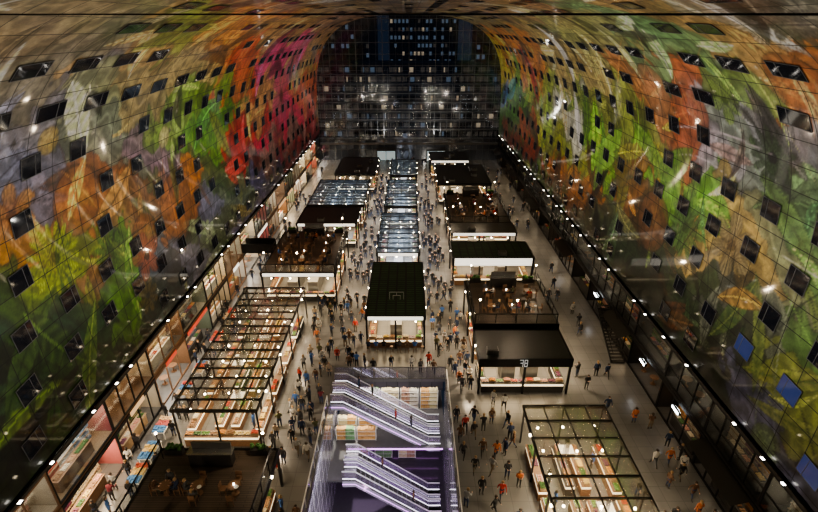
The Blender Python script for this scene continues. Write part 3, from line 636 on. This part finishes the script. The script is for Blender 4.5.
TP=((-19.6,24.5),(-19.8,26.6),(-20,29.2),(-20,33.5),(-19.8,36.5),(-20,41.5),(-20,46))
for k,(x,y) in enumerate(TP):
    RECTS.append((x-.9,x+.9,y-1.2,y+1.2))
    e=empty('display_table',(x,y,0),'low shop display table covered with folded coloured goods','table','shop display tables')
    m=MB().box(-.5,.5,-.9,.9,.7,.76)
    for a in(-.45,.4):
        for b in(-.85,.8): m.box(a,a+.05,b,b+.05,0,.7)
    obj('table_frame',m.mesh('dt',[WHITE]),parent=e)
    for h_ in range(3):
        m=MB()
        for i in range(5):
            for j in range(h_*3,min(8,h_*3+3)): m.box(-.48+i*.19,-.48+i*.19+.16,-.86+j*.215,-.86+j*.215+.18,.76,.8+random.uniform(.02,.14))
        obj('folded_goods',m.mesh('fg',[OBJC]),parent=e,kind='stuff',color=random.choice([(.5,.06,.04),(.5,.1,.05),(.1,.25,.5),(.7,.5,.2),(.6,.42,.25),(.42,.1,.1),(.7,.64,.52)]))
e=empty('staircase',(19.9,38,0),'black steel staircase rising along the restaurant front','staircase')
sm=MB().box(0,1.3,0,.3,-.04,0).mesh('tread',[DARK])
for i in range(18): obj('tread',sm,(0,i*.32,(i+1)*.178),parent=e)
m=MB()
for x in(-.06,1.3): m.quad([(x,0,0),(x,5.8,3.2),(x,5.8,3.5),(x,0,.3)]).quad([(x+.06,0,0),(x+.06,5.8,3.2),(x+.06,5.8,3.5),(x+.06,0,.3)]).quad([(x,0,.3),(x+.06,0,.3),(x+.06,5.8,3.5),(x,5.8,3.5)])
obj('stringer',m.mesh('st',[BLACK]),parent=e)
m=MB()
for x in(-.03,1.33): m.cyl((x,0,1.2),(x,5.8,4.4),.03)
obj('handrail',m.mesh('hr',[BLACK]),parent=e)
RECTS.append((19.6,21.3,37.7,44.3))

# ---------------------------------------------------------------- far facade
m=MB()
for x in np.arange(-21,21.1,1.5):
    zt=Z0+B*(1-min(1,abs(x)/A)**NN)**(1/NN); w_=.05 if round(x/1.5)%4==0 else .025; m.box(x-w_,x+w_,-.06,.06,0,zt)
for z in np.arange(2.5,31.5,2.4):
    xt=A if z<Z0 else A*(1-((z-Z0)/B)**NN)**(1/NN); m.box(-xt,xt,-.04,.04,z-.04,z+.04)
m.box(-A,A,-.3,.3,3.8,4.3)
fw=obj('window_1',m.mesh('fac',[mat('facade_bars',(.2,.21,.23),.4,.3)]),(0,YEND,0),kind='structure')
pane=[]
for t in np.linspace(0,math.pi,60):
    c=-math.cos(t); s=math.sin(t); pane.append((A*np.sign(c)*abs(c)**(2/NN),0,Z0+B*abs(s)**(2/NN)))
m=MB().quad([(-A,0,0)]+pane+[(A,0,0)]); obj('window_pane',m.mesh('pane',[glassmat('facade_glass',(.7,.8,1),.18,(.78,.84,.92))]),parent=fw,kind='structure')
m=MB(); m.box(-2.3,2.3,0,2.6,2.9,3.2,0)
for x in(-2.3,-.05,2.2): m.box(x,x+.1,0,.1,0,2.9,0).box(x,x+.1,2.5,2.6,0,2.9,0)
m.box(-2.2,2.2,2.45,2.5,.1,2.8,1)
DL=mat('door_light',(.7,.85,.9),emit=(.75,.95,1),es=.3)
obj('door_1',m.mesh('door',[DARK,DL]),(-5.5,YEND-3,0),kind='structure')
obj('door_2',m.mesh('door',[DARK,DL]),(6.5,YEND-3,0),kind='structure')
obj('ground',MB().box(-90,90,YEND+.6,330,-.3,-.02).mesh('gr',[mat('plaza_paving',(.04,.04,.045),.4)]),kind='structure')
litw=[mat('lit_window_warm',(.2,.17,.1),emit=(1,.76,.5),es=.4),mat('lit_window_dim',(.05,.05,.048),emit=(1,.8,.6),es=.05),mat('lit_window_cool',(.08,.1,.14),emit=(.6,.78,1),es=.14),mat('unlit_window',(.015,.018,.025),.1)]
BRK=mat('dark_brick',(.035,.038,.05),.8); SLAB=mat('pale_gallery_slab',(.36,.35,.34),.6)
def building(x0,x1,y,z1,fh,ww,label,pl,gallery,ch=(0,1,1,2,1)):
    e=empty('apartment_building',((x0+x1)/2,y,0),label,'building'); a=(x1-x0)/2
    obj('facade_wall',MB().box(-a,a,0,12,0,z1).mesh('fw',[BRK]),parent=e)
    m=MB(); s=MB(); nf=int(z1/fh)
    for f in range(nf):
        z=.6+f*fh; x=-a+.4; k=3
        while x<a-ww:
            wv=ww*random.choice([.3,.5,1,1]) if gallery else ww
            q=random.random(); k=3 if q>pl else random.choice(ch)
            m.box(x,x+wv*(.75 if gallery else .6),-.06,-.01,z+.1,z+fh*(.55 if gallery else .5),k); x+=wv
        if gallery:
            s.box(-a,a,-1.4,-.08,z-.45,z-.28); s.box(-a,a,-1.4,-1.36,z+.6,z+.66)
    obj('facade_window',m.mesh('fwn',litw),parent=e,kind='stuff')
    if gallery:
        x=-a
        while x<a: s.box(x,x+.12,-1.34,-1.15,0,nf*fh-.6); x+=6.
        obj('gallery',s.mesh('gl',[SLAB]),parent=e)
building(-30,30,142,20.5,2.5,1.6,'long apartment block with galleries and dim lit windows',.6,True,(0,1,1,1,1,1,1,1,2,1))
building(-8,20,215,70,3.0,1.6,'tall dark office tower with rows of lit windows',.6,False,(2,1,2,2,0))
building(-34,-12,190,34,3.1,1.8,'dark city block with scattered lit windows',.3,False,(2,1,2))
building(23,40,180,37,3.1,1.8,'dark slab block with a few lit windows',.3,False,(2,1,2))
building(-90,-36,170,30,3.1,2.,'distant dark street block',.3,False); building(42,90,170,30,3.1,2.,'distant dark street block',.3,False)
for x,z,e_ in((-20,9,200),(-7,12,180),(5,5,800),(20,10,200)): point((x,134,z),e_,(1,.88,.72),.35)  # added lights without fittings, brightening the gallery slabs outside

# ---------------------------------------------------------------- people
CLOTH=mat('coat_fabric',(1,1,1),.8,objcol=True,var=.2,scale=8)
SKIN=mat('skin',(.6,.38,.28),.5,var=.08); SHOE=mat('shoe_leather',(.03,.025,.02),.5); HAIR=mat('hair',(.04,.025,.015),.6,var=.5,scale=20); HAIRB=mat('fair_hair',(.3,.19,.09),.6,var=.4,scale=20)
def trous():
    m=bpy.data.materials.new('trouser_fabric'); m.use_nodes=True; N=m.node_tree.nodes; L=m.node_tree.links; p=N['Principled BSDF']; oi=N.new('ShaderNodeObjectInfo'); r=N.new('ShaderNodeValToRGB'); r.color_ramp.interpolation='CONSTANT'
    el=r.color_ramp.elements; el[0].color=(.015,.015,.02,1); el[1].position=.35; el[1].color=(.035,.055,.12,1)
    for q,c in((.6,(.05,.05,.05,1)),(.8,(.16,.12,.08,1)),(.92,(.02,.03,.06,1))): x=el.new(q); x.color=c
    L.new(oi.outputs['Random'],r.inputs[0]); L.new(r.outputs[0],p.inputs['Base Color']); p.inputs['Roughness'].default_value=.8; return m
TROU=trous()
def person_mesh(nm,J,coat=False):
    V=[];E=[];Rr=[];T=[]
    def v(p,r,t,par=None):
        V.append(Vector(p));Rr.append(r if isinstance(r,tuple) else (r,r));T.append(t)
        if par is not None:E.append((par,len(V)-1))
        return len(V)-1
    pel=v(J['pel'],(.15,.12),2); sp=v(J['sp'],(.145,.115),1,pel); ch=v(J['ch'],(.18,.13),1,sp); nb=v(J['nb'],(.085,.08),1,ch); nk=v(J['nk'],.055,0,nb)
    hd=Vector(J['hd']); h1=v(hd,(.085,.095),0,nk); h2=v(hd+Vector((0,.005,.1)),(.075,.085),0,h1); fw=J.get('face',Vector((0,-1,0)))
    v(hd+fw*.105+Vector((0,0,.02)),.014,0,h1)
    for s in(-1,1):
        q='R' if s<0 else 'L'
        hp=v(J['hip'+q],.105,1 if coat else 2,pel); kn=v(J['kn'+q],.062,2,hp); an=v(J['an'+q],.042,3,kn); tf=Vector(J['an'+q])+Vector((0,-.17,-.045)); v(tf,(.045,.03),3,an)
        sh=v(J['sh'+q],.07,1,ch); el=v(J['el'+q],.05,1,sh); wr=v(J['wr'+q],.032,1,el); d=(Vector(J['wr'+q])-Vector(J['el'+q])).normalized()
        pm=v(Vector(J['wr'+q])+d*.07,(.038,.022),0,wr)
        sdv=d.orthogonal().normalized()
        for k in range(4):
            b=v(Vector(J['wr'+q])+d*(.11)+sdv*(k-1.5)*.02,.009,0,pm); v(Vector(J['wr'+q])+d*(.15+.01*(1.5-abs(k-1.5)))+sdv*(k-1.5)*.021+Vector((0,-.02,0)),.008,0,b)
        v(Vector(J['wr'+q])+d*.08+sdv*.05,.01,0,pm)
    me=bpy.data.meshes.new(nm); me.from_pydata([tuple(x) for x in V],E,[]); ob=bpy.data.objects.new(nm,me); COL.objects.link(ob)
    ob.modifiers.new('skin','SKIN'); sv=me.skin_vertices[0].data
    for i,r in enumerate(Rr): sv[i].radius=r; sv[i].use_root=(i==0)
    sb=ob.modifiers.new('sub','SUBSURF'); sb.levels=1
    dg=bpy.context.evaluated_depsgraph_get(); dg.update(); m2=bpy.data.meshes.new_from_object(ob.evaluated_get(dg)); m2.name=nm
    bpy.data.objects.remove(ob)
    m2.materials.clear()
    for x in(SKIN,CLOTH,TROU,SHOE): m2.materials.append(x)
    for p in m2.polygons:
        bd=9;bt=0
        for (i,j) in E:
            a_,b_=V[i],V[j]; ab=b_-a_; t=max(0,min(1,(p.center-a_).dot(ab)/max(ab.length_squared,1e-9))); dd=(p.center-(a_+ab*t)).length-(Rr[i][0]*(1-t)+Rr[j][0]*t)
            if dd<bd: bd=dd; bt=T[i] if t<.5 and j!=0 else T[j]
        p.material_index=bt; p.use_smooth=True
    return m2
def base():
    J=dict(pel=(0,0,.96),sp=(0,0,1.12),ch=(0,0,1.34),nb=(0,0,1.47),nk=(0,-.01,1.53),hd=(0,-.02,1.61))
    for s,q in((-1,'R'),(1,'L')):
        J['hip'+q]=(.1*s,0,.88);J['kn'+q]=(.11*s,-.02,.5);J['an'+q]=(.12*s,.02,.09);J['sh'+q]=(.2*s,0,1.41);J['el'+q]=(.26*s,.03,1.13);J['wr'+q]=(.27*s,-.04,.89)
    return J
def pose(**k): J=base(); J.update(k); return J
POS=[('stand',pose(),False),
 ('coat',pose(elR=(-.27,0,1.14),wrR=(-.2,-.2,1.02)),True),
 ('walk',pose(knL=(.11,-.2,.5),anL=(.11,-.3,.12),knR=(-.11,.08,.48),anR=(-.11,.36,.16),elL=(.26,.14,1.15),wrL=(.27,.18,.92),elR=(-.26,-.06,1.14),wrR=(-.26,-.26,.96)),False),
 ('walk',pose(knR=(-.11,-.18,.5),anR=(-.11,-.26,.1),knL=(.11,.06,.48),anL=(.11,.32,.14),elR=(-.26,.12,1.15),wrR=(-.27,.16,.92),elL=(.26,-.06,1.14),wrL=(.26,-.24,.96)),True),
 ('phone',pose(elR=(-.25,-.02,1.13),wrR=(-.12,-.26,1.2),elL=(.25,-.02,1.13),wrL=(.12,-.26,1.2),hd=(0,-.05,1.6)),False),
 ('lean',pose(ch=(0,-.1,1.32),nb=(0,-.15,1.44),nk=(0,-.18,1.5),hd=(0,-.22,1.57),shR=(-.2,-.1,1.39),shL=(.2,-.1,1.39),elR=(-.25,-.2,1.14),wrR=(-.2,-.42,1.1),elL=(.25,-.2,1.14),wrL=(.2,-.42,1.1)),False)]
SEAT=pose(pel=(0,.02,.56),sp=(0,.02,.72),ch=(0,0,.94),nb=(0,-.01,1.07),nk=(0,-.02,1.13),hd=(0,-.04,1.21),hipR=(-.1,-.02,.54),hipL=(.1,-.02,.54),knR=(-.12,-.44,.54),knL=(.12,-.44,.54),anR=(-.12,-.42,.1),anL=(.12,-.42,.1),shR=(-.2,0,1.01),shL=(.2,0,1.01),elR=(-.26,-.08,.76),elL=(.26,-.08,.76),wrR=(-.14,-.34,.8),wrL=(.14,-.34,.8))
PM=[(nm,person_mesh('person_'+nm,J,c),Vector(J['hd'])) for nm,J,c in POS]
PSEAT=('seat',person_mesh('person_seat',SEAT),Vector(SEAT['hd']))
def hair(long):
    m=MB(); m.ball((0,.015,.06),.118,10,7)
    keep=[]
    for f in m.f:
        c=sum((Vector(m.v[i]) for i in f),Vector())/len(f)
        if not (c.y<-.03 and c.z<.09) and c.z>(-.02): keep.append(f)
    m.f=keep; m.m=[0]*len(keep)
    if long: m.ball((0,.07,-.03),.085,8,6,sz=1.6)
    return m
HM=[hair(False).mesh('hs',[HAIR]),hair(True).mesh('hl',[HAIR]),hair(True).mesh('hb',[HAIRB]),hair(False).mesh('hc',[HAIRB])]
ZONES=[(-10.7,-7.4,17,37,38),(-10.6,-4.9,37,39.2,10),(-10.8,-4.9,40,49,34),(-8,-4.9,49,66,26),(-7.3,-4.7,66,100,32),(-21.2,-18.3,20,50,40),(-21,-18.3,50,60,8),(3.9,8.2,18,33,30),(3.9,5.8,33,38,9),(2.2,5.7,39,52.5,32),(2.,5,52.5,68,26),(1.8,5,68,100,32),(15.7,20.9,20,37,20),(14.8,19,37,60,16),(16,21,60,105,20),(-21,-18.5,60,105,14),(-12,12,110,113.5,20),(-6.5,2.8,36.3,37.6,7)]
placed=[(p[0],p[1]) for p in PEOPLE if p[2]<1]
for (x0,x1,y0,y1,n) in ZONES:
    cl=[(random.choice([x0+.3,x1-.3,random.uniform(x0,x1)]),random.uniform(y0,y1)) for _ in range(max(2,n//4))]
    for _ in range(n):
        for tr in range(40):
            if random.random()<.6 and y1-y0>6:
                c=random.choice(cl); x=random.gauss(c[0],.8);y=random.gauss(c[1],1.)
                if not(x0<x<x1 and y0<y<y1): continue
            else: x=random.uniform(x0,x1);y=random.uniform(y0,y1)
            if any(r[0]<x<r[1] and r[2]<y<r[3] for r in RECTS): continue
            if all((x-a_)**2+(y-b_)**2>.52 for a_,b_ in placed): placed.append((x,y)); break
        else: continue
        PEOPLE.append((x,y,0,random.choice([0,math.pi,random.uniform(0,6.28)]),'walk'))
# riders on the escalators
for x,y,z0 in((-3.4,34.7,0),(-4.6,34.7,0),(.2,33.15,0),(-1.2,33.15,0),(-2.4,31.,-5),(.4,29.3,-5)):
    xs_=-6.9 if z0==0 else -5.7; t=min(1,max(0,(x-xs_-1.1)/((2.9-xs_)-2.2))); PEOPLE.append((x,y,z0-5*t+.06,math.pi/2,'rider'))
PEOPLE.sort(key=lambda p:p[1]-(500 if p[4]!='walk' else 0))
CLC=[('black',(.015,.015,.017))]*7+[('navy',(.02,.035,.08))]*4+[('dark grey',(.06,.06,.065))]*4+[('brown',(.13,.07,.04))]*2+[('olive',(.09,.09,.04)),('red',(.4,.035,.025)),('rust orange',(.45,.14,.05)),('white',(.6,.58,.55)),('beige',(.36,.28,.2)),('blue',(.05,.13,.36)),('light grey',(.3,.3,.3)),('burgundy',(.14,.02,.03))]
PT={'stand':'standing','coat':'standing with one arm bent','walk':'walking','phone':'standing looking down at hands','lean':'leaning forward','seat':'sitting'}
rest=MB()
for k,(x,y,z,rz,kd) in enumerate(PEOPLE):
    t=PSEAT if kd=='seat' else random.choice(PM)
    if kd in('staff','rider'): t=PM[0]
    cn,c=random.choice(CLC); sc=random.uniform(.92,1.05)
    if k<298:
        o=obj('person',t[1],(x,y,z),rz,label='person in %s coat %s'%(cn,PT[t[0]]),cat='person',group='market visitors',color=c,scale=sc)
        if y<62: obj('hair',random.choice(HM),tuple(t[2]),parent=o)
    else:
        M=Matrix.Translation((x,y,z))@Matrix.Rotation(rz,4,'Z'); kk=len(rest.v)
        rest.v+= [tuple(M@vv.co) for vv in t[1].vertices]
        for p in t[1].polygons: rest.f.append([kk+i for i in p.vertices]); rest.m.append(p.material_index)
o=obj('distant_crowd',rest.mesh('crowd',[SKIN,CLOTH,TROU,SHOE]),kind='stuff',label='distant crowd of people in dark coats',cat='crowd',color=(.03,.03,.035))

# ---------------------------------------------------------------- world & camera
w=bpy.data.worlds.new('night'); scene.world=w; w.use_nodes=True; bg=w.node_tree.nodes['Background']; bg.inputs[0].default_value=(.02,.03,.05,1); bg.inputs[1].default_value=.6
scene.view_settings.view_transform='AgX'
try: scene.view_settings.look='AgX - Medium High Contrast'
except Exception: pass
cam=bpy.data.cameras.new('camera'); cam.sensor_width=36; cam.lens=480/818*36; cam.clip_end=600
co=bpy.data.objects.new('camera',cam); co.location=(0,0,30); co.rotation_euler=(math.radians(90-25.7),0,0); COL.objects.link(co); scene.camera=co
